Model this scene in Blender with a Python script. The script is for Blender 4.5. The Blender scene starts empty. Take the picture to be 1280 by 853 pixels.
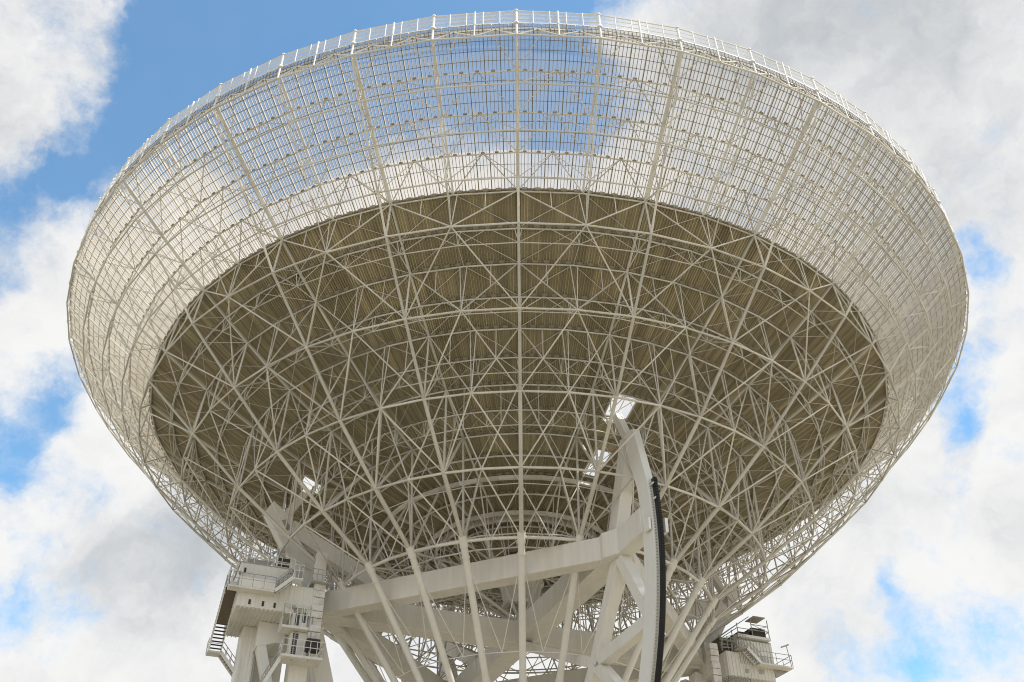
import bpy, math, random
import numpy as np
from mathutils import Vector, Matrix
random.seed(5)
R_ = math.radians
sc = bpy.context.scene

# ------------------------------------------------------------------ camera
Z0 = 45.23                       # height of the dish vertex above the ground
CAM = Vector((0.0, -92.407, Z0 - 43.531))
PITCH, YAW, ROLL, FPX = 0.668574, -0.006987, 0.010014, 1178.7
cam = bpy.data.cameras.new("camera")
co = bpy.data.objects.new("camera", cam)
sc.collection.objects.link(co)
cam.sensor_width = 36.0
cam.lens = FPX * 36 / 1280
cam.clip_start, cam.clip_end = 0.5, 6000
h_ = Vector((math.sin(YAW), math.cos(YAW), 0))
F_ = (h_ * math.cos(PITCH) + Vector((0, 0, math.sin(PITCH)))).normalized()
R0 = Vector((math.cos(YAW), -math.sin(YAW), 0))
U0 = R0.cross(F_)
Rr = R0 * math.cos(ROLL) - U0 * math.sin(ROLL)
Ur = R0 * math.sin(ROLL) + U0 * math.cos(ROLL)
M = Matrix((Rr, Ur, -F_)).transposed().to_4x4()
M.translation = CAM
co.matrix_world = M
sc.camera = co

# ------------------------------------------------------------------ sun and sky
SUN_EL, SUN_AZ = R_(52), R_(112)          # azimuth clockwise from +Y (the view direction)
sd = Vector((math.sin(SUN_AZ) * math.cos(SUN_EL), math.cos(SUN_AZ) * math.cos(SUN_EL), math.sin(SUN_EL)))
sl = bpy.data.lights.new("sun", 'SUN')
sl.energy, sl.angle, sl.color = 4.8, R_(1.5), (1.0, 0.95, 0.87)
so = bpy.data.objects.new("sun", sl)
sc.collection.objects.link(so)
so.rotation_euler = (-sd).to_track_quat('-Z', 'Y').to_euler()
so.location = (60, -30, 160)

W = bpy.data.worlds.new("World")
sc.world = W
W.use_nodes = True
nt = W.node_tree
for n in list(nt.nodes):
    nt.nodes.remove(n)


class NG:
    """tiny helper to chain shader nodes"""
    def __init__(s, t): s.t = t
    def n(s, kind, **kw):
        x = s.t.nodes.new(kind)
        for k, v in kw.items(): setattr(x, k, v)
        return x
    def put(s, sock, v):
        if v is None: return
        if hasattr(v, 'is_output'): s.t.links.new(v, sock)
        else: sock.default_value = v
    def math(s, op, a, b=None, c=None, clamp=False):
        x = s.n('ShaderNodeMath', operation=op, use_clamp=clamp)
        for i, v in enumerate((a, b, c)): s.put(x.inputs[i], v)
        return x.outputs[0]
    def vmath(s, op, a, b=None, out=0):
        x = s.n('ShaderNodeVectorMath', operation=op)
        s.put(x.inputs[0], a); s.put(x.inputs[1], b)
        return x.outputs[out]
    def noise(s, vec, scale, detail=6, rough=.55, lac=2.0, dist=0.0):
        x = s.n('ShaderNodeTexNoise')
        s.put(x.inputs['Vector'], vec)
        x.inputs['Scale'].default_value = scale
        x.inputs['Detail'].default_value = detail
        x.inputs['Roughness'].default_value = rough
        x.inputs['Lacunarity'].default_value = lac
        x.inputs['Distortion'].default_value = dist
        return x
    def mix(s, f, a, b, mode='MIX'):
        x = s.n('ShaderNodeMix', data_type='RGBA', blend_type=mode)
        s.put(x.inputs[0], f); s.put(x.inputs[6], a); s.put(x.inputs[7], b)
        return x.outputs[2]
    def ramp(s, v, lo, hi):
        x = s.n('ShaderNodeMapRange', interpolation_type='SMOOTHSTEP')
        s.put(x.inputs[0], v)
        x.inputs[1].default_value, x.inputs[2].default_value = lo, hi
        return x.outputs[0]


g = NG(nt)
sky = g.n('ShaderNodeTexSky', sky_type='NISHITA')
sky.sun_disc = False
sky.sun_elevation, sky.sun_rotation = SUN_EL, SUN_AZ
sky.air_density, sky.dust_density, sky.ozone_density = 1.0, 0.4, 1.6
vec = g.n('ShaderNodeTexCoord').outputs['Generated']
n1 = g.noise(vec, 4.0, 5, .6)
off = g.vmath('SUBTRACT', n1.outputs['Color'], (.5, .5, .5))
n2 = g.noise(vec, 14.0, 6, .6)
off2 = g.vmath('SUBTRACT', n2.outputs['Color'], (.5, .5, .5))
wv = g.vmath('ADD', vec, g.vmath('SCALE', off, None))
wv.node.inputs[1].links[0].from_node.inputs['Scale'].default_value = .075
wv2 = g.vmath('ADD', wv, g.vmath('SCALE', off2, None))
wv2.node.inputs[1].links[0].from_node.inputs['Scale'].default_value = .085
wn = g.vmath('NORMALIZE', wv2)


def blob_sum(blobs, v):
    """soft patches of the sky: direction (azimuth, elevation in degrees), angular radius in degrees, weight"""
    tot = None
    for az, el, rad, w in blobs:
        d = (math.sin(R_(az)) * math.cos(R_(el)), math.cos(R_(az)) * math.cos(R_(el)), math.sin(R_(el)))
        dt = g.vmath('DOT_PRODUCT', v, d, 1)
        k = 1.0 / (1 - math.cos(R_(rad)))
        e = g.math('POWER', math.e, g.math('MULTIPLY', g.math('SUBTRACT', dt, 1.0), k))
        e = g.math('MULTIPLY', e, w)
        tot = e if tot is None else g.math('ADD', tot, e)
    return tot


BLUE = [(-30.9, 50.8, 4.2, 1.1), (-33.2, 46.6, 3.2, .9), (-26.0, 53.5, 4.5, 1.1), (-19.6, 56.5, 5.0, 1.2), (-10, 58.5, 5.0, 1.1), (-2, 59, 4.0, .9), (6.5, 58.8, 3.4, 1.1),
        (-35.0, 42.8, 2.0, .8), (-38.5, 34.5, 1.6, .5), (-38.0, 41.6, 1.6, .5), (-24, 48, 4.0, .7), (-14, 52, 4.2, .7), (-2, 53.8, 4.0, .95), (4.5, 53.5, 2.8, .9), (-19, 46, 3.0, .4), (3, 49.5, 2.5, .5), (9.5, 51.5, 2.6, .35), (20, 44, 1.8, .5),
        (-31.2, 30.9, 2.0, .8), (-32.8, 27.6, 1.9, .75), (-36.8, 36.5, 1.8, .5), (-39, 32.0, 2.0, .4), (-37.5, 39.8, 1.6, .3), (-34, 33.2, 1.6, .3), (-29.6, 20.2, 1.7, .6), (-26.2, 20.2, 1.6, .4),
        (34.2, 37.7, 1.5, .6), (29.4, 30.4, 1.8, .8), (30.8, 33.0, 1.2, .4), (22.4, 21.6, 1.3, .5), (19.1, 18.0, 2.2, .5), (23.2, 17.9, 2.0, .5), (27.6, 19.2, 2.4, .5),
        (15, 45.5, 2.6, .6), (70, 40, 12, .8), (-80, 35, 14, .8), (120, 55, 16, .9), (-140, 45, 18, .9), (180, 30, 14, .8)]
GREY = [(30.0, 54.0, 7.0, .6), (38.4, 48.0, 5.0, .45), (22, 56, 5.0, .35), (34, 42, 4.0, .25), (-22.3, 24.2, 3.6, .95), (-26.0, 23.0, 2.6, .5), (-18.5, 27.5, 2.6, .6),
        (23.0, 26.5, 2.4, .45), (26.5, 33.5, 2.4, .25), (30, 24, 2.5, .3), (-50, 50, 14, .5), (60, 60, 14, .4), (150, 30, 20, .5)]
blue = blob_sum(BLUE, wn)
nb = g.noise(wv, 10.0, 9, .64)
nb2 = g.noise(wv2, 26.0, 8, .62)
blue = g.math('ADD', blue, g.math('MULTIPLY', g.math('SUBTRACT', nb.outputs['Fac'], .5), 1.8))
blue = g.math('ADD', blue, g.math('MULTIPLY', g.math('SUBTRACT', nb2.outputs['Fac'], .5), .8))
blue = g.ramp(blue, .06, .92)
grey = blob_sum(GREY, wn)
ng_ = g.noise(wv2, 6.0, 7, .6)
grey = g.math('ADD', grey, g.math('MULTIPLY', g.math('SUBTRACT', ng_.outputs['Fac'], .5), 2.0), None)
ng2 = g.noise(wv2, 19.0, 8, .62)
grey = g.math('ADD', grey, g.math('MULTIPLY', g.math('SUBTRACT', ng2.outputs['Fac'], .5), 1.1))
grey = g.ramp(grey, -.3, 1.45)
cloud = g.mix(grey, (9.4, 9.35, 9.25, 1), (5.0, 5.35, 5.7, 1))
skyc = g.mix(1.0, sky.outputs[0], (1.55, 2.45, 2.6, 1), 'MULTIPLY')
col = g.mix(g.math('MULTIPLY', blue, .93), cloud, skyc)
bg = g.n('ShaderNodeBackground')
nt.links.new(col, bg.inputs[0])
bg.inputs[1].default_value = 0.1
out = g.n('ShaderNodeOutputWorld')
nt.links.new(bg.outputs[0], out.inputs[0])

sc.view_settings.view_transform = 'Standard'
sc.view_settings.look = 'None'
sc.view_settings.exposure = 0.0
sc.view_settings.gamma = 1.0
sc.view_settings.use_curve_mapping = False
sc.cycles.filter_width = 1.05
sc.cycles.max_bounces = 5
sc.cycles.diffuse_bounces = 3
sc.cycles.glossy_bounces = 2
sc.cycles.transparent_max_bounces = 10


# ------------------------------------------------------------------ materials
def material(name, base, dirt, rough=.55, scale=.35, amount=.5, streak=False, spec=.3, metallic=0.0, island=0.0, cells=0.0):
    m = bpy.data.materials.new(name)
    m.use_nodes = True
    t = m.node_tree
    q = NG(t)
    b = t.nodes['Principled BSDF']
    tc = q.n('ShaderNodeTexCoord').outputs['Object']
    v = tc
    if streak:
        mp = q.n('ShaderNodeMapping')
        mp.inputs['Scale'].default_value = (1, 1, .12)
        t.links.new(tc, mp.inputs[0]); v = mp.outputs[0]
    a = q.noise(v, scale, 8, .62).outputs['Fac']
    c = q.noise(v, scale * 9, 5, .6).outputs['Fac']
    f = q.math('MULTIPLY', q.ramp(q.math('ADD', q.math('MULTIPLY', a, .65), q.math('MULTIPLY', c, .35)), .38, .72), amount)
    c1 = q.mix(f, (*base, 1), (*dirt, 1))
    if island:
        rnd = q.n('ShaderNodeNewGeometry').outputs['Random Per Island']
        k = q.math('MULTIPLY_ADD', rnd, island, 1 - island)
        cb = q.n('ShaderNodeCombineXYZ')
        for i_ in range(3): t.links.new(k, cb.inputs[i_])
        c1 = q.mix(1.0, c1, cb.outputs[0], 'MULTIPLY')
    if cells:                                   # every panel has a slightly different tone
        sx = q.n('ShaderNodeSeparateXYZ'); t.links.new(tc, sx.inputs[0])
        ang = q.math('FLOOR', q.math('MULTIPLY', q.math('ARCTAN2', sx.outputs[1], sx.outputs[0]), 120 / math.pi))
        rad = q.vmath('LENGTH', q.vmath('MULTIPLY', tc, (1, 1, 0)), None, 1)
        rad = q.math('FLOOR', q.math('DIVIDE', q.math('SUBTRACT', rad, .05), 2.5))
        cb = q.n('ShaderNodeCombineXYZ'); t.links.new(ang, cb.inputs[0]); t.links.new(rad, cb.inputs[1])
        wn_ = q.n('ShaderNodeTexWhiteNoise', noise_dimensions='3D'); t.links.new(cb.outputs[0], wn_.inputs[0])
        k = q.math('MULTIPLY_ADD', wn_.outputs[0], cells, 1 - cells)
        cb = q.n('ShaderNodeCombineXYZ')
        for i_ in range(3): t.links.new(k, cb.inputs[i_])
        c1 = q.mix(1.0, c1, cb.outputs[0], 'MULTIPLY')
    t.links.new(c1, b.inputs['Base Color'])
    b.inputs['Roughness'].default_value = rough
    b.inputs['Specular IOR Level'].default_value = spec
    b.inputs['Metallic'].default_value = metallic
    return m


PAINT = material('aged_white_paint', (.88, .86, .80), (.58, .51, .41), amount=.6, island=.3)
PAINT2 = material('white_box_girder_paint', (.84, .82, .77), (.62, .56, .47), scale=.22, amount=.55, streak=True)
WALL = material('white_cladding', (.85, .83, .78), (.60, .55, .45), scale=.6, amount=.55, streak=True)
PANEL = material('reflector_panel_back', (.70, .62, .43), (.54, .47, .32), rough=.7, scale=.5, amount=.8, spec=.15, cells=.30, island=.34)
BRK = material('bracket_steel_and_gap_shade', (.34, .30, .23), (.20, .17, .12), rough=.7, scale=2)
BAR = material('backlit_bar_tone', (.24, .21, .155), (.17, .145, .105), rough=.6, scale=.4)  # dark colour paints in the backlit look of the mesh bars
BARL = material('mesh_bar_paint', (.74, .69, .59), (.58, .53, .44), scale=.4)
RAILM = material('bright_white_paint', (.86, .85, .82), (.74, .72, .66), amount=.4)
GALV = material('galvanised_steel', (.46, .45, .42), (.30, .28, .25), rough=.5, scale=1.5, amount=.7)
DARK = material('dark_grating', (.07, .065, .06), (.04, .035, .03), rough=.7)
DARKB = material('rusty_dark_plate', (.16, .13, .095), (.09, .075, .055), rough=.7, scale=2)
RACK = material('black_greased_gear', (.012, .012, .013), (.03, .028, .025), rough=.35, scale=2, spec=.4)
DUCT = material('weathered_duct_cover', (.84, .82, .79), (.42, .35, .28), scale=1.1, amount=.7, rough=.35)
GLASS = material('dark_window', (.03, .035, .045), (.05, .055, .06), rough=.12, spec=.6)
GROUND = material('dry_grass', (.25, .225, .165), (.31, .28, .21), rough=.95, scale=.05, amount=.9, spec=.05)


def veil(name, cover, colour):
    """woven wire: partly open sheet whose wires scatter and pass light"""
    m = bpy.data.materials.new(name)
    m.use_nodes = True
    t = m.node_tree
    q = NG(t)
    for x in list(t.nodes): t.nodes.remove(x)
    o = q.n('ShaderNodeOutputMaterial')
    tr = q.n('ShaderNodeBsdfTransparent')
    df = q.n('ShaderNodeBsdfDiffuse'); df.inputs[0].default_value = (*colour, 1)
    tl = q.n('ShaderNodeBsdfTranslucent'); tl.inputs[0].default_value = (*colour, 1)
    m1 = q.n('ShaderNodeMixShader'); m1.inputs[0].default_value = .55
    t.links.new(df.outputs[0], m1.inputs[1]); t.links.new(tl.outputs[0], m1.inputs[2])
    tc = q.n('ShaderNodeTexCoord').outputs['Object']
    nz = q.noise(tc, .25, 4, .6).outputs['Fac']
    f = q.math('ADD', cover, q.math('MULTIPLY', q.math('SUBTRACT', nz, .5), .35), None, True)
    m2 = q.n('ShaderNodeMixShader')
    t.links.new(f, m2.inputs[0])
    t.links.new(tr.outputs[0], m2.inputs[1]); t.links.new(m1.outputs[0], m2.inputs[2])
    t.links.new(m2.outputs[0], o.inputs[0])
    return m


VEIL = veil('fine_wire_mesh', .34, (.47, .46, .45))
RVEIL = veil('rail_wire_mesh', .45, (.85, .85, .85))
VEIL2 = veil('perforated_sheet', .66, (.78, .745, .71))


# ------------------------------------------------------------------ geometry helpers
class MB:
    def __init__(s): s.v = []; s.f = []; s.n = 0
    def add(s, vs, fs):
        o = s.n
        s.v.extend([tuple(x) for x in vs]); s.n += len(vs)
        s.f.extend([tuple(i + o for i in f) for f in fs])
    def tube(s, p, q, r, n=6, r2=None, caps=False):
        p, q = np.asarray(p, float), np.asarray(q, float)
        d = q - p
        L = np.linalg.norm(d)
        if L < 1e-6: return
        d /= L
        a = np.array([0, 0, 1.]) if abs(d[2]) < .9 else np.array([1., 0, 0])
        x = np.cross(d, a); x /= np.linalg.norm(x); y = np.cross(d, x)
        r2 = r if r2 is None else r2
        t = [2 * math.pi * k / n for k in range(n)]
        vs = [p + r * (math.cos(k) * x + math.sin(k) * y) for k in t] + [q + r2 * (math.cos(k) * x + math.sin(k) * y) for k in t]
        fs = [(k, (k + 1) % n, n + (k + 1) % n, n + k) for k in range(n)]
        if caps: fs += [tuple(range(n))[::-1], tuple(range(n, 2 * n))]
        s.add(vs, fs)
    def path(s, pts, r, n=6):
        for a, b in zip(pts[:-1], pts[1:]): s.tube(a, b, r, n)
    def beam(s, p, q, w, h, up=(0, 0, 1), w2=None, h2=None):
        """box beam from p to q: w across, h along up"""
        p, q = np.asarray(p, float), np.asarray(q, float)
        d = q - p; d /= np.linalg.norm(d)
        x = np.cross(d, np.asarray(up, float)); x /= np.linalg.norm(x); y = np.cross(x, d)
        w2 = w if w2 is None else w2; h2 = h if h2 is None else h2
        vs = []
        for c, ww, hh in ((p, w, h), (q, w2, h2)):
            for sx, sy in ((-1, -1), (1, -1), (1, 1), (-1, 1)):
                vs.append(c + x * sx * ww / 2 + y * sy * hh / 2)
        s.add(vs, [(0, 3, 2, 1), (4, 5, 6, 7), (0, 1, 5, 4), (1, 2, 6, 5), (2, 3, 7, 6), (3, 0, 4, 7)])
    def prism(s, base, off):
        """closed polygon swept by an offset vector"""
        base = [np.asarray(b, float) for b in base]
        n = len(base)
        vs = base + [b + np.asarray(off, float) for b in base]
        s.add(vs, [tuple(range(n))[::-1], tuple(range(n, 2 * n))] + [(k, (k + 1) % n, n + (k + 1) % n, n + k) for k in range(n)])
    def build(s, name, mat, parent=None, smooth=False, label=None, kind=None, bevel=0):
        me = bpy.data.meshes.new(name)
        me.from_pydata(s.v, [], s.f)
        if smooth: me.polygons.foreach_set('use_smooth', [True] * len(me.polygons))
        me.materials.append(mat)
        me.update()
        o = bpy.data.objects.new(name, me)
        sc.collection.objects.link(o)
        if parent: o.parent = parent
        if label: o['label'] = label
        if kind: o['kind'] = kind
        if bevel:
            b = o.modifiers.new('bevel', 'BEVEL'); b.width = bevel; b.segments = 2; b.limit_method = 'ANGLE'
        return o


def thing(name, loc, label, cat, rz=0):
    o = bpy.data.objects.new(name, None)
    o.location = loc
    o.rotation_euler = (0, 0, rz)
    o.empty_display_size = 2
    o['label'] = label; o['category'] = cat
    sc.collection.objects.link(o)
    return o


def dup(src, parent, rz):
    """a turned copy of a part and of its sub-parts"""
    c = src.copy()
    c.data = src.data.copy()
    sc.collection.objects.link(c)
    c.parent = parent
    if rz is not None: c.rotation_euler = (0, 0, rz)
    for ch in src.children: dup(ch, c, None)
    return c


# ------------------------------------------------------------------ ground
gm = MB()
rings, segs = [0, 30, 80, 200, 500, 1200, 2600], 64
vs = [(0, 0, 0)]
for r in rings[1:]:
    for k in range(segs):
        a = 2 * math.pi * k / segs
        vs.append((r * math.cos(a), r * math.sin(a), 0))
fs = [(0, 1 + k, 1 + (k + 1) % segs) for k in range(segs)]
for i in range(len(rings) - 2):
    o = 1 + i * segs
    for k in range(segs):
        fs.append((o + k, o + segs + k, o + segs + (k + 1) % segs, o + (k + 1) % segs))
gm.add(vs, fs)
gnd = gm.build('ground', GROUND)
gnd['kind'] = 'structure'

# ------------------------------------------------------------------ dish geometry (local: vertex at the origin, axis up)
DZ = 0.344                                # turn of the ribs, degrees


def P(r, z, az):
    a = R_(az)
    return np.array((r * math.sin(a), -r * math.cos(a), z))


def surf(r): return r * r / 120.0


SR = [50.0, 47.7, 45.2, 42.7, 40.2, 37.65, 35.1, 32.55, 30.0, 27.5, 25.0, 22.5, 20.0, 17.5, 15.0, 12.5, 10.0, 7.5]
LN = [(40.5, 9.2), (35.42, 4.81), (30.25, .43), (24.8, -3.41), (19.2, -6.96)]
MN = [(50.1, 19.95), (47.8, 17.0), (45.3, 14.5), (42.8, 11.9)]
SK = [4, 6, 8, 10, 12]                   # surface rings over the lower nodes


def S(i, az, drop=.26): return P(SR[i], surf(SR[i]) - drop, az)
def L(k, az): return P(*LN[k], az)
def Mn(k, az): return P(*MN[k], az)


DISH = thing('radio_telescope_dish', (0, 0, Z0), 'huge white steel radio telescope dish seen from below with lattice backing', 'radio telescope', R_(DZ))


def shell(r0, r1, mat, name, holes=(), dz=0.0, n=480, nr=2, parent=None):
    m = MB()
    rs = np.linspace(r0, r1, nr + 1)
    vs, fs = [], []
    for r in rs:
        for k in range(n): vs.append(P(r, surf(r) + dz, k * 360 / n))
    for i in range(nr):
        for k in range(n):
            az = (k + .5) * 360 / n
            rm = (rs[i] + rs[i + 1]) / 2
            if any(a0 <= az <= a1 and b0 <= rm <= b1 for a0, a1, b0, b1 in holes): continue
            k2 = (k + 1) % n
            fs.append((i * n + k, i * n + k2, (i + 1) * n + k2, (i + 1) * n + k))
    m.add(vs, fs)
    return m.build(name, mat, parent or DISH, smooth=True)


def fin(m, az, r0, r1, w, d, nr=2, edge=None):
    """a standing strip under the surface along one radius"""
    rs = np.linspace(r0, r1, nr + 1)
    a = R_(az)
    t = np.array((math.cos(a), math.sin(a), 0)) * w / 2
    vs, fs = [], []
    for r in rs:
        p = P(r, surf(r) - .02, az)
        nr_ = P(r / 60.0, -1.0, az); nr_ /= np.linalg.norm(nr_)
        b = p + nr_ * d
        vs += [p - t, p + t, b + t, b - t]
    for i in range(nr):
        o = i * 4
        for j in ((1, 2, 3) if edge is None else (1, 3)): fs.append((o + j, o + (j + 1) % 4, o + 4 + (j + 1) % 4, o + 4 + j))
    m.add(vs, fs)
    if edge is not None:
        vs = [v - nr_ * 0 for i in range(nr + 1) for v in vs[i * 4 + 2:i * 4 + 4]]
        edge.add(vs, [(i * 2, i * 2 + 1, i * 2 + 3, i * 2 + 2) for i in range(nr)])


HOLES = [(20.0, 25.6, 21.9, 24.9), (22.6, 27.3, 15.4, 18.8), (290.2, 295.0, 21.7, 24.0)]
# solid panel rings
for i in range(4, len(SR)):
    r1 = SR[i]
    r0 = SR[i + 1] - .12 if i + 1 < len(SR) else .05
    o = shell(r0, r1, PANEL, 'reflector_panel_ring', HOLES, n=720, nr=4, dz=.012 * (i % 2))
    m, mj = MB(), MB()
    nbig = 240 if SR[i] > 24 else (120 if SR[i] > 12 else 60)
    nsm = nbig * 4
    for k in range(nsm):
        az = k * 360 / nsm
        if any(a0 - .3 <= az <= a1 + .3 and r0 < b1 - .5 and r1 > b0 + .5 for a0, a1, b0, b1 in HOLES): continue
        if k % 4 == 0: fin(mj, az, r0, r1, .07, .10)
        else: fin(m, az, r0, r1, .05, .13)
    for k in range(240): mj.beam(P(SR[i] - .06, surf(SR[i]) - .1, k * 1.5), P(SR[i] - .06, surf(SR[i]) - .1, k * 1.5 + 1.5), .16, .14)  # dark boxes stand in for the gap shadow along the ring
    m.build('panel_stiffeners', PANEL, o, kind='stuff')
    mj.build('panel_joints_and_gap_shade', BRK, o, kind='stuff')
    m = MB()
    for k in range(nbig):
        az = (k + .5) * 360 / nbig
        p = P(SR[i], surf(SR[i]) - .2, az)
        a = R_(az); t = np.array((math.cos(a), math.sin(a), 0))
        m.beam(p - t * .2, p + t * .2, .32, .26)
    m.build('panel_brackets', BRK, o, kind='stuff')

m = MB()
for a0, a1, b0, b1 in HOLES:
    for t in (.0, .5, 1.0): m.tube(P(b0, surf(b0) - .1, a0 + (a1 - a0) * t), P(b1, surf(b1) - .1, a0 + (a1 - a0) * t), .05)
    for r in (b0, b1): m.tube(P(r, surf(r) - .1, a0), P(r, surf(r) - .1, a1), .06)
    m.tube(P(b0, surf(b0) - .1, a0), P(b1, surf(b1) - .1, a1), .04)
    m.tube(P((b0 + b1) / 2, surf(b0) - .1, a0), P(b1, surf(b1) - .1, (a0 + a1) / 2), .04)
m.build('opening_frame', PAINT, DISH, kind='stuff')
# open mesh rings
for i in range(4):
    r1, r0 = SR[i], SR[i + 1]
    m, md = MB(), MB()
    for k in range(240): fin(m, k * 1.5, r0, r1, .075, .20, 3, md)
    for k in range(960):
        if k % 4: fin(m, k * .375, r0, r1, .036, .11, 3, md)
    nc = 4 if i < 3 else 3
    mc = MB()
    for j in range(1, nc + (1 if i == 0 else 0)):
        r = r0 + (SR[i] - r0) * j / nc
        pts = [P(r, surf(r) - .14, a) for a in np.arange(0, 360.1, 1.5)]
        mc.path(pts, .027, 4)
    o = m.build('mesh_panel_ring', BARL, DISH)
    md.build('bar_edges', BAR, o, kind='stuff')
    mc.build('cross_bars', BAR, o, kind='stuff')
    shell(r0, r1, VEIL2 if i == 3 else VEIL, 'wire_mesh', n=480, nr=2, parent=o, dz=.02)
    m = MB()
    for k in range(240):
        az = (k + .5) * 1.5
        p = P(SR[i + 1], surf(SR[i + 1]) - .22, az)
        t = np.array((math.cos(R_(az)), math.sin(R_(az)), 0))
        m.beam(p - t * .15, p + t * .15, .16, .13)
    m.build('panel_brackets', BRK, o, kind='stuff')

# ring beams under the surface
for i in range(len(SR)):
    n = 48
    m = MB()
    rad = .075 if i < 13 else .1
    if i in (14, 16):
        for k in range(n): m.beam(S(i, k * 7.5, .55), S(i, k * 7.5 + 7.5, .55), .3, .36)
    else:
        dr = .04 if i == 0 else (.26 if i < 4 else .36)
        for k in range(n): m.tube(S(i, k * 7.5, dr), S(i, k * 7.5 + 7.5, dr), rad)
    m.build('surface_ring_beam', PAINT, DISH, smooth=(i not in (14, 16)))
for k, (r, z) in enumerate(MN + LN):
    m = MB()
    rad = [.085, .07, .07, .07, .085, .09, .095, .11, .15][k]
    for j in range(48): m.tube(P(r, z, j * 7.5), P(r, z, j * 7.5 + 7.5), rad)
    m.build('lower_ring_chord', PAINT, DISH, smooth=True)
QN = [(SR[i], surf(SR[i]) - 1.95) for i in (5, 7, 9, 11)]
for r, z in QN:
    m = MB()
    for j in range(48): m.tube(P(r, z, j * 7.5), P(r, z, j * 7.5 + 7.5), .05)
    m.build('truss_ring_chord', PAINT, DISH, smooth=True)

N6, N7 = (11.0, -5.0), (4.2, -3.6)


def node(m, p, r=.2):
    m.beam(np.asarray(p) - (0, 0, r * .6), np.asarray(p) + (0, 0, r * .6), r * 1.4, r * 1.4, up=(1, 0, 0))


class MBT(MB):
    """truss members, a little slimmer"""
    def tube(s, p, q, r, *a, **k): MB.tube(s, p, q, r * .73, *a, **k)


# ---- main rib, built once at azimuth 0 and turned round the axis
m = MBT()
for i in range(len(SR) - 1):
    w = .28 if i < 4 else .17
    m.beam(S(i, 0, .26), S(i + 1, 0, .26), w, .24)
rib0 = m.build('radial_rib', PAINT, DISH)
m = MBT()
ch = [Mn(k, 0) for k in range(4)] + [L(k, 0) for k in range(5)]
rr = [.11, .11, .12, .135, .165, .19, .225, .27]
for k in range(8): m.tube(ch[k], ch[k + 1], rr[k], 8)
m.tube(L(4, 0), P(*N6, 0), .13); m.tube(P(*N6, 0), P(*N7, 0), .10)
for k in range(1, 5): m.tube(L(k, 0) - (0, 0, .14), L(k, 0) + (0, 0, .16), rr[k + 3] * 1.12, 10, caps=True)
m.build('lower_chord', PAINT, rib0, smooth=True)
m = MBT()
for k in range(4):
    m.tube(Mn(k, 0), S(k, 0), .07)
    nx = S(k + 1, 0)
    m.tube(Mn(k, 0), nx, .06)
m.tube(Mn(3, 0), S(4, 0), .07)
for k in range(5):
    i = SK[k]
    m.tube(L(k, 0), S(i, 0), .12 if k < 3 else .15, 8)
    mid = (L(k, 0) + S(i, 0)) / 2
    if k < 4:
        q = P(*QN[k], 0)
        if k == 3:
            m.tube(L(3, 0), S(12, 0), .17, 8)
            m.tube(q, S(i + 1, 0), .06)
        for t in (-.5, .5): m.tube(q, S(i + 1, t), .055)
        m.tube(L(k, 0), q, .075); m.tube(q, S(i + 2, 0), .065)
m.tube(L(4, 0), S(14, 0), .17, 8)
m.tube(P(*N6, 0), S(14, 0), .10); m.tube(P(*N6, 0), S(16, 0), .10); m.tube(P(*N6, 0), S(15, 0), .07)
m.tube(P(*N7, 0), S(16, 0), .08); m.tube(P(*N7, 0), S(17, 0), .08)
m.build('web', PAINT, rib0, smooth=True)

# ---- secondary rib at 7.5 degrees
m = MBT()
for i in range(4): m.beam(S(i, 7.5, .24), S(i + 1, 7.5, .24), .14, .18)
rib1 = m.build('secondary_rib', PAINT, DISH)
m = MBT()
for k in range(3): m.tube(Mn(k, 7.5), Mn(k + 1, 7.5), .085)
m.tube(Mn(3, 7.5), L(0, 7.5), .085)
m.build('lower_chord', PAINT, rib1, smooth=True)
m = MBT()
for k in range(4):
    m.tube(Mn(k, 7.5), S(k, 7.5), .05)
    m.tube(Mn(k, 7.5), S(k + 1, 7.5), .05)
m.build('web', PAINT, rib1, smooth=True)
for k in range(3):
    m = MBT()
    for s in (-.5, .5): m.tube(L(k, 7.5), S(SK[k], 7.5 + s), .062)
    m.build('strut', PAINT, rib1, smooth=True)
for k in range(4):
    m = MBT()
    q = P(*QN[k], 7.5)
    for s in (-.3, .3): m.tube(q, S(SK[k] + 1, 7.5 + s), .042)
    m.tube(q, S(SK[k] + 2, 7.5), .03)
    m.build('hanger', PAINT, rib1, smooth=True)

# ---- bracing of one 15 degree bay
m = MBT()
for k in range(5):
    a = L(k, 7.5)
    if k < 4:
        for az in (0, 15): m.tube(a, L(k + 1, az), .088 if k < 2 else .10)
bay0 = m.build('lower_bracing', PAINT, DISH, smooth=True)
m = MBT()
for k in range(5):
    i = SK[k]
    a = L(k, 7.5)
    for az in (0, 15):
        if k < 4:
            b = S(i, az)
            m.tube(a, b, .085 if k < 3 else .10)
            m.tube((a + b) / 2, S(i, 3.75 if az == 0 else 11.25), .058)
            m.tube(S(i, 7.5), S(i + 1, az), .045)
            m.tube(S(i + 1, 7.5), S(i + 2, az), .045)
    if k < 4:
        for az in (0, 7.5, 15):
            for s in (-3.75, 3.75):
                if 0 < az + s < 15: m.tube(S(i + 1, az + s), P(*QN[k], az), .052)
m.tube((L(4, 0) + S(12, 0)) / 2, (L(4, 15) + S(12, 15)) / 2, .06)
for az in (0, 15):
    m.tube(L(4, 7.5), (L(4, az) + S(12, az)) / 2, .085)
    m.tube((L(4, az) + S(12, az)) / 2, S(12, 7.5), .06)
m.build('web_bracing', PAINT, bay0, smooth=True)
m = MBT()
m.tube(P(*N6, 0), P(*N6, 15), .13); m.tube(P(*N6, 0), L(4, 15), .07); m.tube(P(*N6, 15), S(16, 7.5), .06); m.tube(S(16, 7.5), P(*N7, 0), .06); m.tube(P(*N7, 0), P(*N7, 15), .09)
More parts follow.
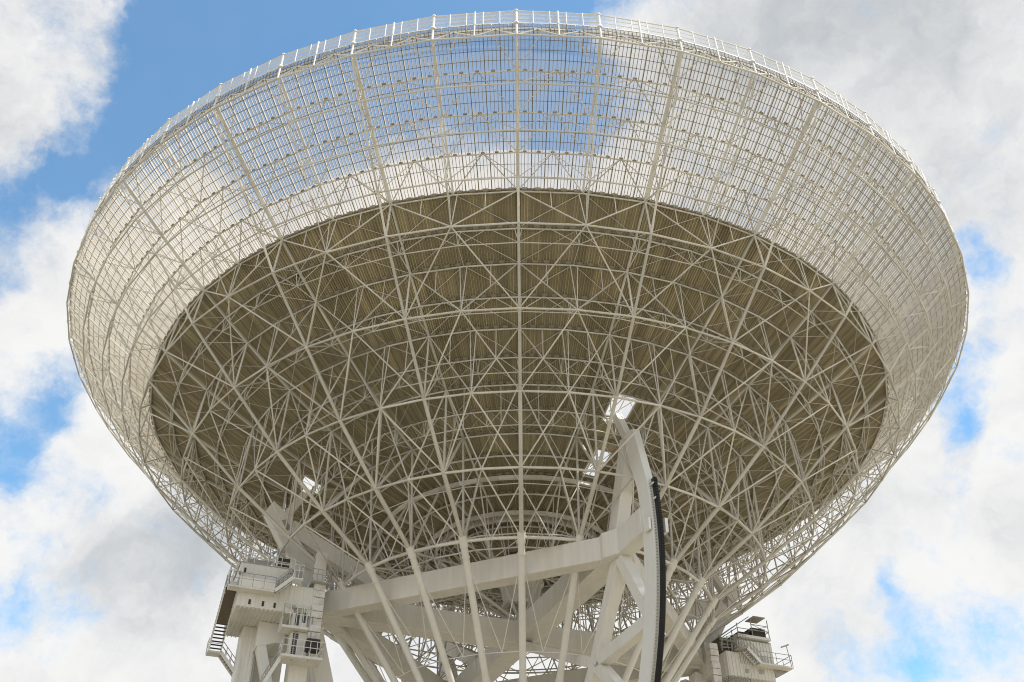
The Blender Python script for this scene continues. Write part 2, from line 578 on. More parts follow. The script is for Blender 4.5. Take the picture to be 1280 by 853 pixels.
m.build('hub_bracing', PAINT, bay0, smooth=True)
m = MBT()
for k in range(4):
    for az, s in ((0, 3.75), (7.5, -3.75), (7.5, 3.75), (15, -3.75)):
        if k == 0: top = S(0, az + s * .62)
        else:
            top = S(k, az + s)
            m.tube(top, Mn(k, az), .055)
        m.tube(top, S(k + 1, az), .068)
m.build('mesh_bracing', PAINT, bay0, smooth=True)
for i in range(1, 24):
    for o in (rib0, rib1, bay0): dup(o, DISH, -R_(15 * -i))

# ---- rim walkway with handrail
RO, RI, RZ, RT = 50.05, 49.3, 21.52, 23.2
m = MB()
for r, w in ((RO, .07), (RI, .05), (49.67, .03)):
    for k in range(96): m.beam(P(r, RZ, k * 3.75), P(r, RZ, k * 3.75 + 3.75), w, .10)
for k in range(480): m.tube(P(RI, RZ, k * .75), P(RO, RZ, k * .75), .025, 4)
for k in range(480): m.tube(P(RO, RZ, k * .75), P(RO, RZ - .2, k * .75), .028, 4)
wk = m.build('rim_walkway', RAILM, DISH)
m = MB()
for k in range(960): m.tube(P(RO - .02, 20.8, k * .375), P(RO - .02, RZ, k * .375), .03 if k % 4 else .05, 4)
for k in range(48): m.tube(P(RO - .02, 21.15, k * 7.5), P(RO - .02, 21.15, k * 7.5 + 7.5), .03, 4)
sk = m.build('rim_skirt', BAR, wk)
m = MB()
for k in range(240): m.add([P(RO, 20.8, k * 1.5), P(RO, 20.8, k * 1.5 + 1.5), P(RO, RZ, k * 1.5 + 1.5), P(RO, RZ, k * 1.5)], [(0, 1, 2, 3)])
m.build('wire_mesh', VEIL, sk)
m = MB()
for z, r in ((RT, .06), (22.7, .03), (22.15, .03)):
    for k in range(48): m.tube(P(RO, z, k * 7.5), P(RO, z, k * 7.5 + 7.5), r, 6)
for k in range(240):
    if (k % 5):
        m.tube(P(RO, RZ, k * 1.5), P(RO, RT, k * 1.5), .045, 5)
m.build('handrail', RAILM, wk, smooth=True)
m = MB()
for k in range(96):
    az = k * 3.75
    m.tube(P(RO, RZ, az), P(RO, RT + .03, az), .11 if k % 2 == 0 else .085, 8)
    m.tube(P(RO, RZ, az), P(50.1, 19.95, az), .09 if k % 2 == 0 else .06, 8)
    if k % 2 == 0:
        m.tube(P(RO, RZ - .12, az), P(RO, RZ + .1, az), .2, 8, caps=True)
        m.tube(P(RO, RT - .09, az), P(RO, RT + .05, az), .17, 8, caps=True)
m.build('rail_post', RAILM, wk, smooth=True, kind='stuff')
m = MB()
rt = random.Random(3)
for k in range(240):
    if rt.random() < .35: continue
    a0, a1 = k * 1.5 + .05, k * 1.5 + 1.45
    z0, z1 = RZ + .06, RZ + rt.uniform(.25, .5)
    m.add([P(RI + .06, z0, a0), P(RI + .06, z0, a1), P(RI + .06, z1, a1), P(RI + .06, z1, a0),
           P(RI + .09, z0, a0), P(RI + .09, z0, a1), P(RI + .09, z1, a1), P(RI + .09, z1, a0)],
          [(0, 1, 2, 3), (7, 6, 5, 4), (0, 4, 5, 1), (2, 6, 7, 3), (1, 5, 6, 2), (0, 3, 7, 4)])
m.build('toe_board', RAILM, wk, kind='stuff')
m = MB()
for k in range(48):
    if k in (1, 2, 3, 4, 5, 6, 7, 8, 13, 14, 21, 33, 34): continue
    a0, a1 = k * 7.5 + .1, k * 7.5 + 7.4
    m.add([P(RO - .03, RZ + .05, a0), P(RO - .03, RZ + .05, a1), P(RO - .03, RT - .05, a1), P(RO - .03, RT - .05, a0)], [(0, 1, 2, 3)])
m.build('rail_infill_mesh', RVEIL, wk, kind='stuff')
m = MB()
for k in range(96):
    a = k * 3.75
    m.tube(P(50.1, 19.95, a), S(0, a + 1.875, .04), .05); m.tube(S(0, a + 1.875, .04), P(50.1, 19.95, a + 3.75), .05)
m.build('rim_bracing', RAILM, wk, smooth=True)

# ---- umbrella of pipes from the fifth ring to the apex below
APEX = np.array((0, 0, -32.6))
p0 = L(4, 0)
d_ = (APEX - p0) / np.linalg.norm(APEX - p0)
m = MB()
m.tube(p0, APEX, .30, 14)
pipe0 = m.build('support_pipe', PAINT2, DISH, smooth=True)
m = MB()
for t in (1.3, ):
    m.tube(p0 + d_ * t, p0 + d_ * (t + .14), .37, 14, caps=True)
m.tube(p0 - d_ * .5, p0 + d_ * .5, .36, 14, caps=True)
m.build('pipe_collar', PAINT2, pipe0, smooth=False)
m = MB()
q0 = L(4, 15)
for t0, t1 in ((.05, .30), (.30, .30), (.30, .55), (.55, .55)):
    a = p0 + (APEX - p0) * t0
    b = q0 + (APEX - q0) * t1
    if t0 == t1: m.tube(a, b, .04)
    else:
        c = (p0 + (APEX - p0) * t1 + b) / 2
        m.tube(a, c, .04); m.tube(q0 + (APEX - q0) * t0, c, .04)
m.build('pipe_bracing', PAINT2, pipe0, smooth=True)
for i in range(1, 24): dup(pipe0, DISH, R_(15 * i))

# ---- hub under the vertex
m = MB()
prof = [(2.3, -.3), (2.35, -2.6), (2.42, -2.62), (2.42, -2.85), (2.2, -2.9), (1.75, -5.0), (1.9, -5.02), (1.9, -5.3), (1.4, -5.32), (1.35, -4.6), (.01, -4.6)]
for (r0, z0), (r1, z1) in zip(prof[:-1], prof[1:]):
    for k in range(32):
        a0, a1 = k * 11.25, k * 11.25 + 11.25
        m.add([P(r0, z0, a0), P(r0, z0, a1), P(r1, z1, a1), P(r1, z1, a0)], [(0, 1, 2, 3)])
hub = m.build('centre_hub', PAINT, DISH)
m = MB()
for k in range(8):
    a = k * 45 + 22
    m.tube((0, 0, -7.0), P(9.0, -1.6, a), .16, 8)
    m.tube(P(4.2, -3.6, a), P(2.4, -1.0, a), .09, 6)
m.tube((0, 0, -6.4), (0, 0, -7.4), .6, 12, caps=True)
m.build('hub_strut', PAINT, hub, smooth=True, kind='stuff')
m = MB()
for k in range(24): m.beam(P(9, .25, k * 15), P(9, .25, k * 15 + 15), .3, .6)
m.build('hub_ring', PAINT, hub)
for r, z in ((7.5, -3.4), (14.5, -4.2), (15.8, -6.2)):
    m = MB()
    for k in range(24): m.tube(P(r, z, k * 15), P(r, z, k * 15 + 15), .075)
    m.build('hub_ring', PAINT, hub, smooth=True)

# ---- elevation frame (local frame: e along the elevation axle, n towards the gear)
AE = R_(22.5)
E_ = np.array((math.cos(AE), math.sin(AE), 0)); N_ = np.array((math.sin(AE), -math.cos(AE), 0)); ZV = np.array((0, 0, 1.))
def X(e, n, z): return E_ * e + N_ * n + ZV * z


ZE = -8.25
pK, pB, pL, pR = X(0, 21, ZE), X(0, -21, ZE), X(-20.6, 0, ZE), X(20.6, 0, ZE)
def girder(name, a, b, w, h, label=None):
    m = MB()
    m.beam(a, b, w, h)
    d = (np.asarray(b) - np.asarray(a)); ln = np.linalg.norm(d); d = d / ln
    o = m.build(name, PAINT2, DISH, bevel=.05, label=label)
    m = MB()
    for t in np.arange(4.0, ln - 2, 5.2):
        c = np.asarray(a) + d * t
        m.beam(c - d * .02, c + d * .02, w + .05, h + .05)
    m.build('girder_seam', PAINT2, o)
    return o


girder('box_girder', pL, pK + (pL - pK) / np.linalg.norm(pL - pK) * .5, 1.5, 2.1)
girder('box_girder', pK + (pR - pK) / np.linalg.norm(pR - pK) * .5, pR, 1.5, 1.6)
girder('box_girder', pL, pB, 1.5, 2.1)
girder('box_girder', pB, pR, 1.5, 2.1)
girder('box_girder', pL, pR, 2.1, 2.24)
girder('box_girder', X(0, 20, ZE), X(0, -20, ZE), 2.2, 2.18)
girder('box_girder', X(0, 20.5, ZE), X(0, 26.4, ZE), 1.4, 2.16)
m = MB()
m.prism([X(-1.3, 19.7, ZE - 1.12), X(1.3, 19.7, ZE - 1.12), X(1.5, 21.2, ZE - 1.12), X(.75, 22.4, ZE - 1.12), X(-.75, 22.4, ZE - 1.12), X(-1.5, 21.2, ZE - 1.12)], ZV * 2.24)
m.build('girder_joint', PAINT2, DISH, bevel=.04)

# arms that carry the dish on the frame
def arm(sgn, ax):
    def Y(u, z, o=0.0): return (E_ if ax == 'e' else N_) * u * sgn + ZV * z + (N_ if ax == 'e' else E_) * o
    m = MB()
    poly = [(26.3, 1.5), (24.4, .1), (23.5, -1.9), (21.35, -4.6), (20.4, -7.15), (22.1, -7.15), (26.9, .3)]
    m.prism([Y(u, z, -.65) for u, z in poly], (N_ if ax == 'e' else E_) * 1.3)
    o = m.build('bearing_arm', PAINT2, DISH, bevel=.04)
    m = MB()
    m.beam(Y(24.3, -.75), Y(12.4, -6.6), .9, 1.5)
    m.build('arm_brace', PAINT2, o, bevel=.04)
    m = MB()
    for t in (-.72, .68): m.prism([Y(24.6, -1.4, t), Y(25.3, -.5, t), Y(24.9, -.3, t), Y(24.2, -1.2, t)], (N_ if ax == 'e' else E_) * .04)
    m.build('arm_fitting', GALV, o)
    m = MB()
    m.beam(Y(24.9, .2), Y(23.0, 3.8), .7, .75)
    m.build('arm_head', PAINT2, o, bevel=.04)


arm(-1, 'e'); arm(1, 'e'); arm(-1, 'n')

# gear sector
GR = 28.2
def GA(r, t): return N_ * (r * math.cos(t)) + ZV * (ZE + r * math.sin(t))
m = MB()
ts = np.linspace(R_(6.5), R_(-82), 72)
for a, b in zip(ts[:-1], ts[1:]):
    for e0, e1, r0, r1 in ((-.50, .16, 26.2, 27.78),):
        q = [GA(r, t) + E_ * e for t in (a, b) for e, r in ((e0, r0), (e1, r0), (e1, r1), (e0, r1))]
        m.add(q, [(0, 1, 5, 4), (1, 2, 6, 5), (2, 3, 7, 6), (3, 0, 4, 7)])
top = [(27.6, ZE + 27.78 * math.sin(R_(6.5))), (26.03, ZE + 26.2 * math.sin(R_(6.5))), (25.0, -1.3), (24.3, .35), (25.2, .75), (26.3, .45)]
m.prism([N_ * u + ZV * z - E_ * .50 for u, z in top], E_ * .66)
gear = m.build('gear_sector', RAILM, DISH, label='curved white gear arch with black toothed edge')
m = MB()
for a, b in zip(ts[:-1], ts[1:]):
    q = [GA(r, t) + E_ * e for t in (a, b) for e, r in ((-.06, 27.79), (.2, 27.79), (.2, GR), (-.06, GR))]
    m.add(q, [(0, 1, 5, 4), (1, 2, 6, 5), (2, 3, 7, 6), (3, 0, 4, 7)])
nt_ = 300
for k in range(nt_):
    t = R_(6.3) - (R_(88)) * k / nt_
    c, c2 = GA(GR, t), GA(GR + .1, t)
    tg = (GA(GR, t - .01) - GA(GR, t)); tg /= np.linalg.norm(tg)
    m.beam(c + E_ * .07 - tg * .04, c + E_ * .07 + tg * .04, .26, .14, up=c - GA(0, t))
m.build('gear_rack', RACK, gear)
m = MB()
for k in range(170):
    t = R_(5.5) - R_(86) * k / 170
    c = GA(27.76, t) - E_ * .28
    m.tube(c, GA(27.92, t) - E_ * .28, .06, 6, caps=True)
m.build('bolt_row', GALV, gear, kind='stuff')
m = MB()
for t in (R_(5.2), R_(2.4)):
    m = MB()
    m.beam(GA(27.7, t) - E_ * .2, GA(28.25, t) - E_ * .2, .1, .1, up=E_)
    m.build('gear_bracket', RAILM, gear)
m = MB()
m.beam(GA(27.4, R_(-3)) - E_ * .72, GA(27.4, R_(-1)) - E_ * .72, .2, .8, up=N_)
m.build('gear_bracket', RAILM, gear)
m = MB()
m.beam(GA(27.9, R_(-3.4)) + E_ * .55, GA(27.9, R_(-1)) + E_ * .55, .25, .6, up=N_)
m.build('gear_bracket', RAILM, gear)
def gstrut(a, b, w, h, name='gear_strut'):
    m = MB()
    m.beam(N_ * a[0] + ZV * a[1], N_ * b[0] + ZV * b[1], w, h, up=N_ if abs(a[0] - b[0]) < abs(a[1] - b[1]) else ZV)
    m.build(name, PAINT2, DISH, bevel=.04)


gstrut((24.7, .2), (23.0, 3.9), .7, .7)
gstrut((21.3, -7.0), (24.75, .3), 1.15, 1.5)
gstrut((21.3, -9.2), (16.1, -16.3), 1.0, 1.15)
gstrut((21.6, -9.2), (25.6, -16.0), .9, 1.0)
gstrut((25.6, -16.0), (16.1, -16.3), .9, 1.0)
gstrut((16.1, -16.3), (22.4, -22.0), .9, 1.0)
gstrut((16.1, -16.3), (2.0, -32.0), 1.0, 1.1)
gstrut((16.1, -16.3), (0.5, -9.3), .8, .9)
gstrut((15.0, -30.5), (2.0, -32.0), .9, 1.0)

# ------------------------------------------------------------------ support towers
TURN = R_(22.5 + DZ)


def tower(sgn, label, d):
    """d holds the measured outline; u runs outward along the axle, n towards the camera side"""
    w = thing('support_tower', X2(sgn * 24, 0, 0), label, 'tower')
    return w


Ed = np.array((math.cos(TURN), math.sin(TURN), 0)); Nd = np.array((math.sin(TURN), -math.cos(TURN), 0))
def X2(e, n, z): return Ed * e + Nd * n + ZV * z


class TW:
    def __init__(s, sgn, label):
        s.sgn = sgn
        s.root = thing('support_tower', Vector(X2(sgn * 24, 0, 0)), label, 'tower')
        s.o = X2(sgn * 24, 0, 0)
    def p(s, u, n, z): return X2(s.sgn * u, n, z + Z0) - s.o     # z in dish coordinates
    def box(s, m, u0, u1, n0, n1, z0, z1):
        q = [s.p(u, n, z) for z in (z0, z1) for u, n in ((u0, n0), (u1, n0), (u1, n1), (u0, n1))]
        m.add(q, [(0, 3, 2, 1), (4, 5, 6, 7), (0, 1, 5, 4), (1, 2, 6, 5), (2, 3, 7, 6), (3, 0, 4, 7)])
    def one(s, name, mat, *b, parent=None, bevel=.03, label=None):
        m = MB(); s.box(m, *b)
        return m.build(name, mat, parent or s.root, bevel=bevel, label=label)
    def ribs_n(s, m, u0, u1, n, z0, z1, step=.42):
        u = u0 + step / 2
        while u < u1 - .1:
            s.box(m, u - .05, u + .05, n - .01, n + .055, z0 + .02, z1 - .02); u += step
    def ribs_u(s, m, n0, n1, u, z0, z1, out, step=.42):
        n = n0 + step / 2
        while n < n1 - .1:
            s.box(m, u - (.055 if out < 0 else .01), u + (.055 if out > 0 else .01), n - .05, n + .05, z0 + .02, z1 - .02); n += step
    def rail(s, name, pts, parent, mat=None, h=1.1, r=.032, mids=(.55,), step=1.1):
        m = MB()
        for a, b in zip(pts[:-1], pts[1:]):
            A, B = s.p(*a), s.p(*b)
            for hh in (h, *[h * k for k in mids]): m.tube(A + ZV * hh, B + ZV * hh, r)
            k = max(1, int(round(np.linalg.norm(B - A) / step)))
            for i in range(k + 1):
                c = A + (B - A) * i / k
                m.tube(c, c + ZV * h, r)
        return m.build(name, mat or GALV, parent, smooth=True)
    def stair(s, a, b, width_dir, width, nstep, mat=GALV, rail=True, solid=False):
        A, B = s.p(*a), s.p(*b)
        wv = s.p(*(np.array(a) + np.array(width_dir) * width)) - A
        m = MB()
        for q in (0, 1): m.beam(A + wv * q, B + wv * q, .08, .30)
        st = m.build('staircase', RAILM if mat is GALV else mat, s.root)
        m = MB()
        for i in range(nstep):
            c = A + (B - A) * (i + .5) / nstep
            hd = (B - A) * np.array((1, 1, 0)); hd /= np.linalg.norm(hd)
            m.prism([c - hd * .12, c + hd * .12, c + hd * .12 + wv, c - hd * .12 + wv], ZV * .05)
        m.build('tread', DARK if solid else GALV, st, kind=None)
        if rail:
            m = MB()
            for q in (0, 1):
                m.tube(A + wv * q + ZV * 1.05, B + wv * q + ZV * 1.05, .035); m.tube(A + wv * q + ZV * .55, B + wv * q + ZV * .55, .025)
                for i in range(5):
                    c = A + (B - A) * i / 4 + wv * q
                    m.tube(c, c + ZV * 1.05, .03)
            m.build('handrail', GALV, st, smooth=True)
        return st


def common(t, uL, uR, uc0, uc1, uin):
    """blocks shared by both towers: the overhanging machine room and the cabin on it"""
    base = t.one('machine_room', WALL, uL, uR, -2.9, 4.5, -10.97, -8.45)
    m = MB(); t.ribs_n(m, uL, uR, 4.5, -10.97, -8.45); t.ribs_u(m, -2.9, 4.5, uL, -10.97, -8.45, -1); t.ribs_u(m, -2.9, 4.5, uR, -10.97, -8.45, 1)
    n = -2.75
    m.build('wall_cladding', WALL, base)
    m = MB()
    u = uL + .2
    while u < uR - .1:
        t.box(m, u - .045, u + .045, -2.85, 4.45, -11.07, -10.95); u += .36
    m.build('soffit_cladding', WALL, base)
    cab = t.one('cabin', WALL, uc0, uc1, -1.6, 4.2, -8.45, -7.0)
    m = MB(); t.box(m, uc0 - .12, uc1 + .12, -1.75, 4.36, -7.0, -6.86)
    m.build('roof', GALV, cab)
    return base, cab


# ---- left (near) tower
T = TW(-1, 'near white bearing tower on the left with overhanging cabin, stairs and small lift platforms')
base, cab = common(T, 21.7, 28.4, 24.0, 28.6, 22)
m = MB(); T.box(m, 24.1, 28.62, 4.2, 4.5, -8.45, -7.05); m.build('front_wall', WALL, cab, bevel=.02)
m = MB(); T.box(m, 28.1, 28.28, 4.5, 4.54, -7.95, -7.5); m.build('window', DARK, cab)
for u in (27.35, 26.2, 25.2):
    m = MB(); T.box(m, u - .1, u + .1, 4.5, 4.56, -10.75, -10.3)
    m.build('vent', DARK, base)
# walkway with solid parapet, stair up to the landing
wk = T.one('walkway', WALL, 25.5, 29.4, 4.5, 5.5, -9.75, -9.6)
m = MB(); T.box(m, 25.5, 28.6, 5.44, 5.52, -9.6, -8.75); T.box(m, 28.6, 29.4, 4.5, 4.56, -9.6, -8.9); m.build('parapet', WALL, wk, bevel=.01)
T.rail('handrail', [(25.5, 5.5, -9.6), (29.4, 5.5, -9.6), (29.4, 3.3, -9.6)], wk, h=1.2)
bal = T.one('balcony', RAILM, 28.4, 29.5, 2.6, 4.5, -9.1, -8.95)
T.rail('handrail', [(28.5, 5.5, -8.95), (29.45, 5.5, -8.95), (29.45, 2.6, -8.95)], bal, RAILM, h=1.25)
T.stair((25.5, 4.7, -9.65), (24.1, 4.7, -8.2), (0, 1, 0), .9, 8)
lp = T.one('landing', RAILM, 23.2, 24.1, 4.5, 5.6, -8.3, -8.15)
T.rail('handrail', [(24.1, 5.6, -8.15), (23.2, 5.6, -8.15), (23.2, 4.5, -8.15)], lp, RAILM, h=1.2, step=.5)
# outer stair going back along the overhang, then under it
st = T.stair((28.45, 3.6, -9.05), (28.45, -1.6, -12.9), (1, 0, 0), 1.05, 18, solid=True)
m = MB()
m.prism([T.p(28.52, 3.5, -9.3), T.p(29.45, 3.5, -9.3), T.p(29.45, .75, -11.33), T.p(28.52, .75, -11.33)], ZV * .03)
m.build('underside_plate', DARKB, st)
ln = T.one('landing', RAILM, 28.3, 29.6, -2.8, -1.6, -13.05, -12.9)
T.rail('handrail', [(29.6, -1.6, -12.9), (29.6, -2.8, -12.9), (28.3, -2.8, -12.9)], ln, RAILM)
T.stair((28.4, -1.7, -12.95), (26.5, -1.7, -15.0), (0, -1, 0), 1.0, 9)
# roof equipment
eq = T.one('roof_equipment', DARK, 24.35, 25.45, 2.6, 4.1, -6.84, -5.75)
m = MB()
for z in (-6.8, -6.45):
    m.tube(T.p(24.3, 4.16, z), T.p(25.5, 4.16, z), .07, 4); m.tube(T.p(25.5, 4.16, z), T.p(25.5, 2.5, z), .07, 4)
for u in (24.3, 25.5): m.tube(T.p(u, 4.16, -6.84), T.p(u, 4.16, -5.7), .07, 4)
m.build('equipment_frame', WALL, eq)
eq2 = T.one('cooling_unit', GALV, 25.9, 28.0, 1.0, 3.4, -6.84, -6.05)
m = MB()
for u in (26.3, 26.95, 27.6):
    m.tube(T.p(u, 2.2, -6.05), T.p(u, 2.2, -5.85), .27, 12, caps=True)
m.build('fan_hood', DARK, eq2)
T.rail('roof_railing', [(23.9, 4.25, -6.86), (28.7, 4.25, -6.86), (28.7, -1.6, -6.86)], cab, RAILM, h=.95, step=1.3)
# columns
col_ = T.one('clad_column', WALL, 25.7, 27.05, -2.4, .2, -45.2, -10.99)
m = MB(); T.ribs_n(m, 25.7, 27.05, .2, -45.2, -11.1, .34); m.build('column_cladding', WALL, col_)
pier = MB()
pier.prism([T.p(u, 1.8, z) for u, z in ((22.9, -10.99), (25.9, -10.99), (25.9, -13.3), (24.9, -13.0), (24.3, -12.75), (22.9, -12.75))], Nd * -3.6)
pier = pier.build('pier', PAINT2, T.root, bevel=.04)
m = MB()
m.beam(T.p(25.45, 1.2, -13.0), T.p(23.6, 1.2, -18.6), .8, 1.1, up=Nd); m.beam(T.p(23.6, 1.2, -18.6), T.p(23.0, 1.2, -45.2), .8, 1.1, up=Nd)
m.build('pier_leg', PAINT2, pier, bevel=.03)
T.one('recess_wall', WALL, 22.9, 25.6, -2.2, -1.7, -45.2, -12.76)
lift = T.one('lift_shaft', PAINT2, 21.35, 22.95, 1.0, 3.0, -45.2, -13.7)
m = MB()
m.beam(T.p(20.8, -.5, -10.2), T.p(8.5, -3.4, -45.2), 1.6, 1.3, up=Nd); m.build('inclined_leg', PAINT2, T.root, bevel=.04)
m = MB()
m.beam(T.p(19.8, -6.2, -11.5), T.p(7.0, -13, -45.2), 1.4, 1.4, up=Nd)
for k in (-1, 1): m.tube(T.p(19.0, -5 + k, -11), T.p(7.5, -11 + k, -45.2), .3, 8)
m.build('inclined_leg', PAINT2, T.root)
m = MB(); m.beam(T.p(20.8, .5, -9.6), T.p(19.7, -6.5, -11.5), 1.4, 1.0); m.build('bearing_beam', PAINT2, T.root)
bh = T.one('bearing_housing', PAINT2, 20.7, 22.0, -1.6, 1.8, -9.8, -6.7)
# lift platforms
def platform(u0, u1, n0, n1, z, h=1.2, name='lift_platform'):
    q = T.one(name, WALL, u0, u1, n0, n1, z - .22, z, bevel=.02)
    T.rail('handrail', [(u1, n0, z), (u1, n1, z), (u0, n1, z), (u0, n0, z)], q, RAILM, h=h, step=.6)
    return q


pa = platform(22.05, 24.35, 3.2, 4.9, -12.2, 1.9)
m = MB()
T.box(m, 22.2, 23.5, 3.4, 4.5, -12.2, -10.4); T.box(m, 22.05, 24.3, 3.4, 4.6, -10.45, -10.3)
m.build('lift_car', PAINT2, pa, bevel=.02)
m = MB(); T.box(m, 22.9, 23.25, 4.5, 4.54, -12.0, -10.9); T.box(m, 22.35, 22.65, 4.5, 4.54, -11.7, -10.8); m.build('lift_window', GLASS, pa)
pb = platform(20.55, 24.05, 3.0, 5.0, -14.7, 1.3)
m = MB(); T.box(m, 21.9, 23.4, 3.05, 4.2, -14.7, -12.45); m.build('lift_cage', WALL, pb, bevel=.02)
m = MB(); T.box(m, 22.75, 23.2, 4.2, 4.25, -14.6, -12.6); m.build('lift_window', GLASS, pb)
m = MB(); m.tube(T.p(23.05, 4.35, -15), T.p(23.05, 4.35, -12.3), .05); m.tube(T.p(21.75, 4.6, -15), T.p(21.75, 4.6, -11), .05)
for i in range(12): m.tube(T.p(22.8, 4.3, -14.5 + i * .17), T.p(23.15, 4.3, -14.5 + i * .17), .025)
m.build('ladder', GALV, pb)
T.stair((24.0, 3.3, -14.8), (25.2, 3.3, -17.4), (0, 1, 0), .9, 10)
# cable duct
def duct(t, u0, u1, n, ztop, zbot, segs):
    m = MB()
    for i in range(segs):
        z1 = ztop - (ztop - zbot) * i / segs; z0 = ztop - (ztop - zbot) * (i + .93) / segs
        b = .06 * math.sin(i * 2.3)
        t.box(m, u0, u1, n - .5, n + b, z0, z1)
    return m.build('cable_duct', DUCT, t.root, bevel=.02)


duct(T, 20.95, 21.98, 4.6, -8.0, -13.05, 8)
T.one('duct_shoe', DARK, 20.9, 22.05, 4.0, 4.9, -14.1, -13.1)
dl = T.one('duct_landing', GALV, 20.6, 22.3, 3.6, 5.0, -8.0, -7.9)
T.rail('handrail', [(22.3, 5.0, -7.9), (20.6, 5.0, -7.9), (20.6, 3.6, -7.9)], dl, GALV, step=.4)
dr = T.one('duct_riser', PAINT2, 20.9, 21.9, 2.6, 3.4, -7.9, -4.3)

# ---- right (far) tower
T2 = TW(1, 'far bearing tower at lower right topped by a railed roof cage with canopy')
base, cab = common(T2, 20.95, 26.6, 22.4, 26.75, 21)
m = MB(); T2.box(m, 22.5, 26.78, 4.2, 4.5, -9.6, -7.05); fw = m.build('front_wall', WALL, cab, bevel=.02)
m = MB(); T2.ribs_n(m, 22.5, 26.78, 4.5, -9.6, -7.05, .38); m.build('wall_cladding', WALL, cab)
for b_ in ((22.9, 23.4, 4.5, 4.57, -10.5, -10.1), (24.6, 25.2, 4.5, 4.57, -10.4, -9.95)):
    m = MB(); T2.box(m, *b_); m.build('vent', GALV, base)
wk = T2.one('walkway', WALL, 24.3, 28.3, 4.6, 5.6, -9.78, -9.6)
m = MB()
m.prism([T2.p(26.6, 4.5, -9.8), T2.p(28.2, 4.5, -9.8), T2.p(26.6, 4.5, -10.6)], Nd * .1)
T2.box(m, 26.6, 28.3, 2.5, 4.6, -9.78, -9.6)
m.build('walkway_bracket', GALV, wk)
T2.rail('handrail', [(24.4, 5.55, -9.6), (28.25, 5.55, -9.6), (28.25, 2.6, -9.6)], wk, h=1.2, step=1.9)
m = MB(); m.tube(T2.p(28.2, 5.4, -9.6), T2.p(28.0, 5.4, -7.4), .04); m.tube(T2.p(28.3, 5.4, -7.2), T2.p(27.3, 5.4, -7.6), .08, 6, caps=True)
m.build('lamp_pole', GALV, wk)
st = T2.stair((24.35, 4.7, -9.7), (22.9, 4.7, -8.3), (0, 1, 0), .9, 7)
m = MB()
m.prism([T2.p(24.3, 4.62, -9.7), T2.p(22.95, 4.62, -8.4), T2.p(22.95, 4.62, -8.2), T2.p(24.3, 4.62, -9.4)], Nd * .04)
m.build('underside_plate', DARKB, st)
lp = T2.one('landing', GALV, 21.9, 22.9, 4.5, 5.6, -8.35, -8.2)
T2.rail('handrail', [(22.9, 5.6, -8.2), (21.9, 5.6, -8.2), (21.2, 4.6, -8.2)], lp, GALV, h=1.2, step=.4)
cage = T2.one('roof_platform', RAILM, 22.5, 26.6, 3.6, 4.9, -6.84, -6.55)
m = MB()
us, zs = (22.6, 24.4, 26.5), (-6.55, -5.9, -5.3)
for n in (1.2, 4.8):
    for u in us: m.tube(T2.p(u, n, -6.8), T2.p(u, n, -4.6 if u > 23 else -5.4), .05)
    for z in zs: m.tube(T2.p(22.6 if z < -5.4 else 24.4, n, z), T2.p(26.5, n, z), .04)
for u in us:
    for z in zs[:2]: m.tube(T2.p(u, 1.2, z), T2.p(u, 4.8, z), .04)
for i in range(6): m.tube(T2.p(21.0 + i * .05, 4.6 - i * .5, -6.6), T2.p(24.4, 4.6 - i * .5, -4.4), .05)
m.tube(T2.p(24.4, 4.8, -5.9), T2.p(26.5, 4.8, -5.3), .03); m.tube(T2.p(24.4, 4.8, -5.3), T2.p(26.5, 4.8, -5.9), .03)
m.build('cage_frame', GALV, cage, smooth=True)
m = MB(); T2.box(m, 24.8, 26.3, 3.3, 4.95, -4.42, -4.36)
m.build('canopy', GALV, cage)
m = MB(); T2.box(m, 24.6, 26.3, 1.6, 4.5, -6.5, -5.5); T2.box(m, 22.9, 24.2, 1.8, 4.5, -6.5, -6.15); m.build('roof_equipment', DARK, cage)
T2.one('machinery', DARKB, 20.7, 22.3, 2.0, 4.0, -8.4, -6.9)
m = MB()
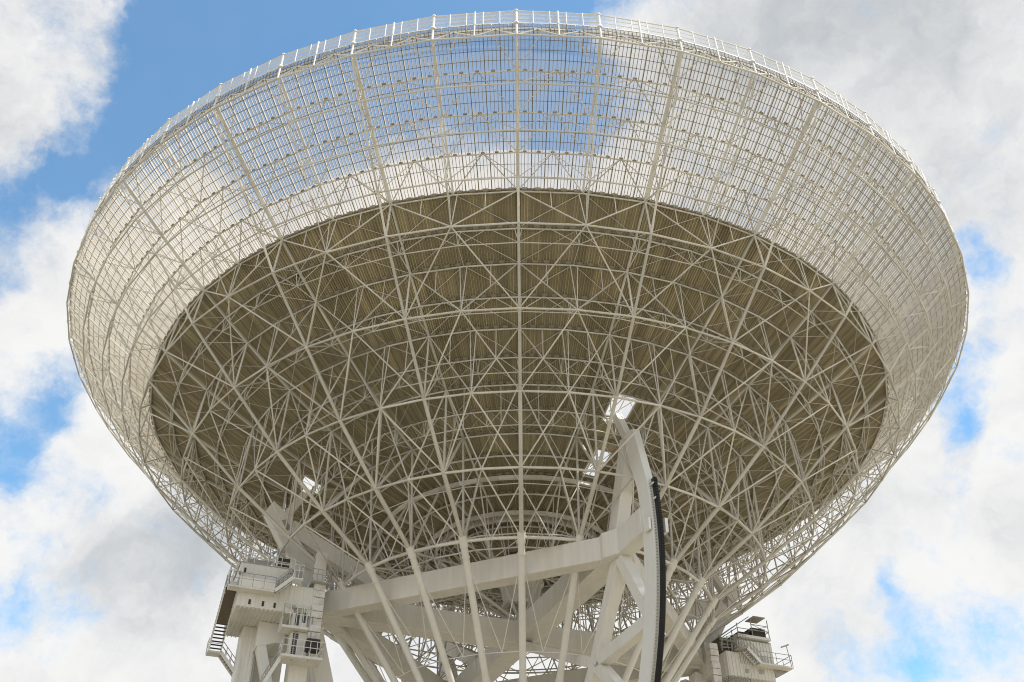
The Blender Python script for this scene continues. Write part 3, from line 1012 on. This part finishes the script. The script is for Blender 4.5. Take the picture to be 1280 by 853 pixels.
for i in range(10):
    u = 20.5 + random.random() * 1.9; n = 4.2 + random.random() * .5
    m.tube(T2.p(u, n, -8.4), T2.p(u + random.uniform(-.3, .3), n, -6.9 - random.random() * .6), .045)
    m.tube(T2.p(20.5, n, -8.2 + i * .13), T2.p(22.4, n, -8.2 + i * .13 + random.uniform(-.3, .3)), .03)
m.build('pipework', GALV, T2.root, smooth=True)
duct(T2, 19.0, 19.95, 4.6, -7.9, -16.5, 13)
T2.one('bearing_housing', PAINT2, 20.0, 21.6, -1.6, 2.2, -10.5, -6.9)
col_ = T2.one('clad_column', WALL, 23.8, 25.6, -2.4, .4, -45.2, -10.99)
T2.one('lift_shaft', PAINT2, 20.6, 22.4, .8, 3.0, -45.2, -11.6)
pr_ = T2.one('lift_platform', GALV, 20.6, 23.2, 3.2, 4.8, -12.6, -12.4)
T2.rail('handrail', [(20.6, 3.2, -12.4), (20.6, 4.8, -12.4), (23.2, 4.8, -12.4), (23.2, 3.2, -12.4)], pr_, GALV, h=1.2, step=.5)
m = MB(); m.beam(T2.p(19.9, .5, -10.0), T2.p(9.5, 3.4, -45.2), 1.5, 1.3, up=Nd); m.build('inclined_leg', PAINT2, T2.root, bevel=.04)
m = MB(); m.beam(T2.p(19.9, -1.5, -10.0), T2.p(9.5, -8.4, -45.2), 1.5, 1.3, up=Nd); m.build('inclined_leg', PAINT2, T2.root, bevel=.04)

# small fittings on the near tower
for k, u in enumerate((23.2, 23.45, 25.6)):
    m = MB()
    m.path([T.p(u, 1.86, -11.1), T.p(u, 1.86, -12.7)], .045, 6) if k < 2 else m.path([T.p(u, .3, -11.1), T.p(u, .3, -20.0)], .06, 6)
    m.build('conduit', GALV, T.root, smooth=True)
for u, n, z in ((28.55, 4.6, -8.2), (24.3, 4.6, -7.5), (23.6, 4.6, -10.6)):
    m = MB(); T.box(m, u - .16, u + .16, n, n + .28, z, z + .22)
    m.build('floodlight', GALV, T.root, bevel=.02)
m = MB(); T.box(m, 23.05, 23.75, 4.5, 4.54, -8.1, -6.1 - .9)
m.build('cabin_door', GALV, T.root)
m = MB()
for a, b in (((25.9, -1.0, -11.1), (25.4, 1.0, -11.9)), ((25.4, 1.0, -11.1), (25.9, -1.0, -11.9))): m.tube(T.p(*a), T.p(*b), .08, 6)
m.build('soffit_brace', DARKB, T.root)
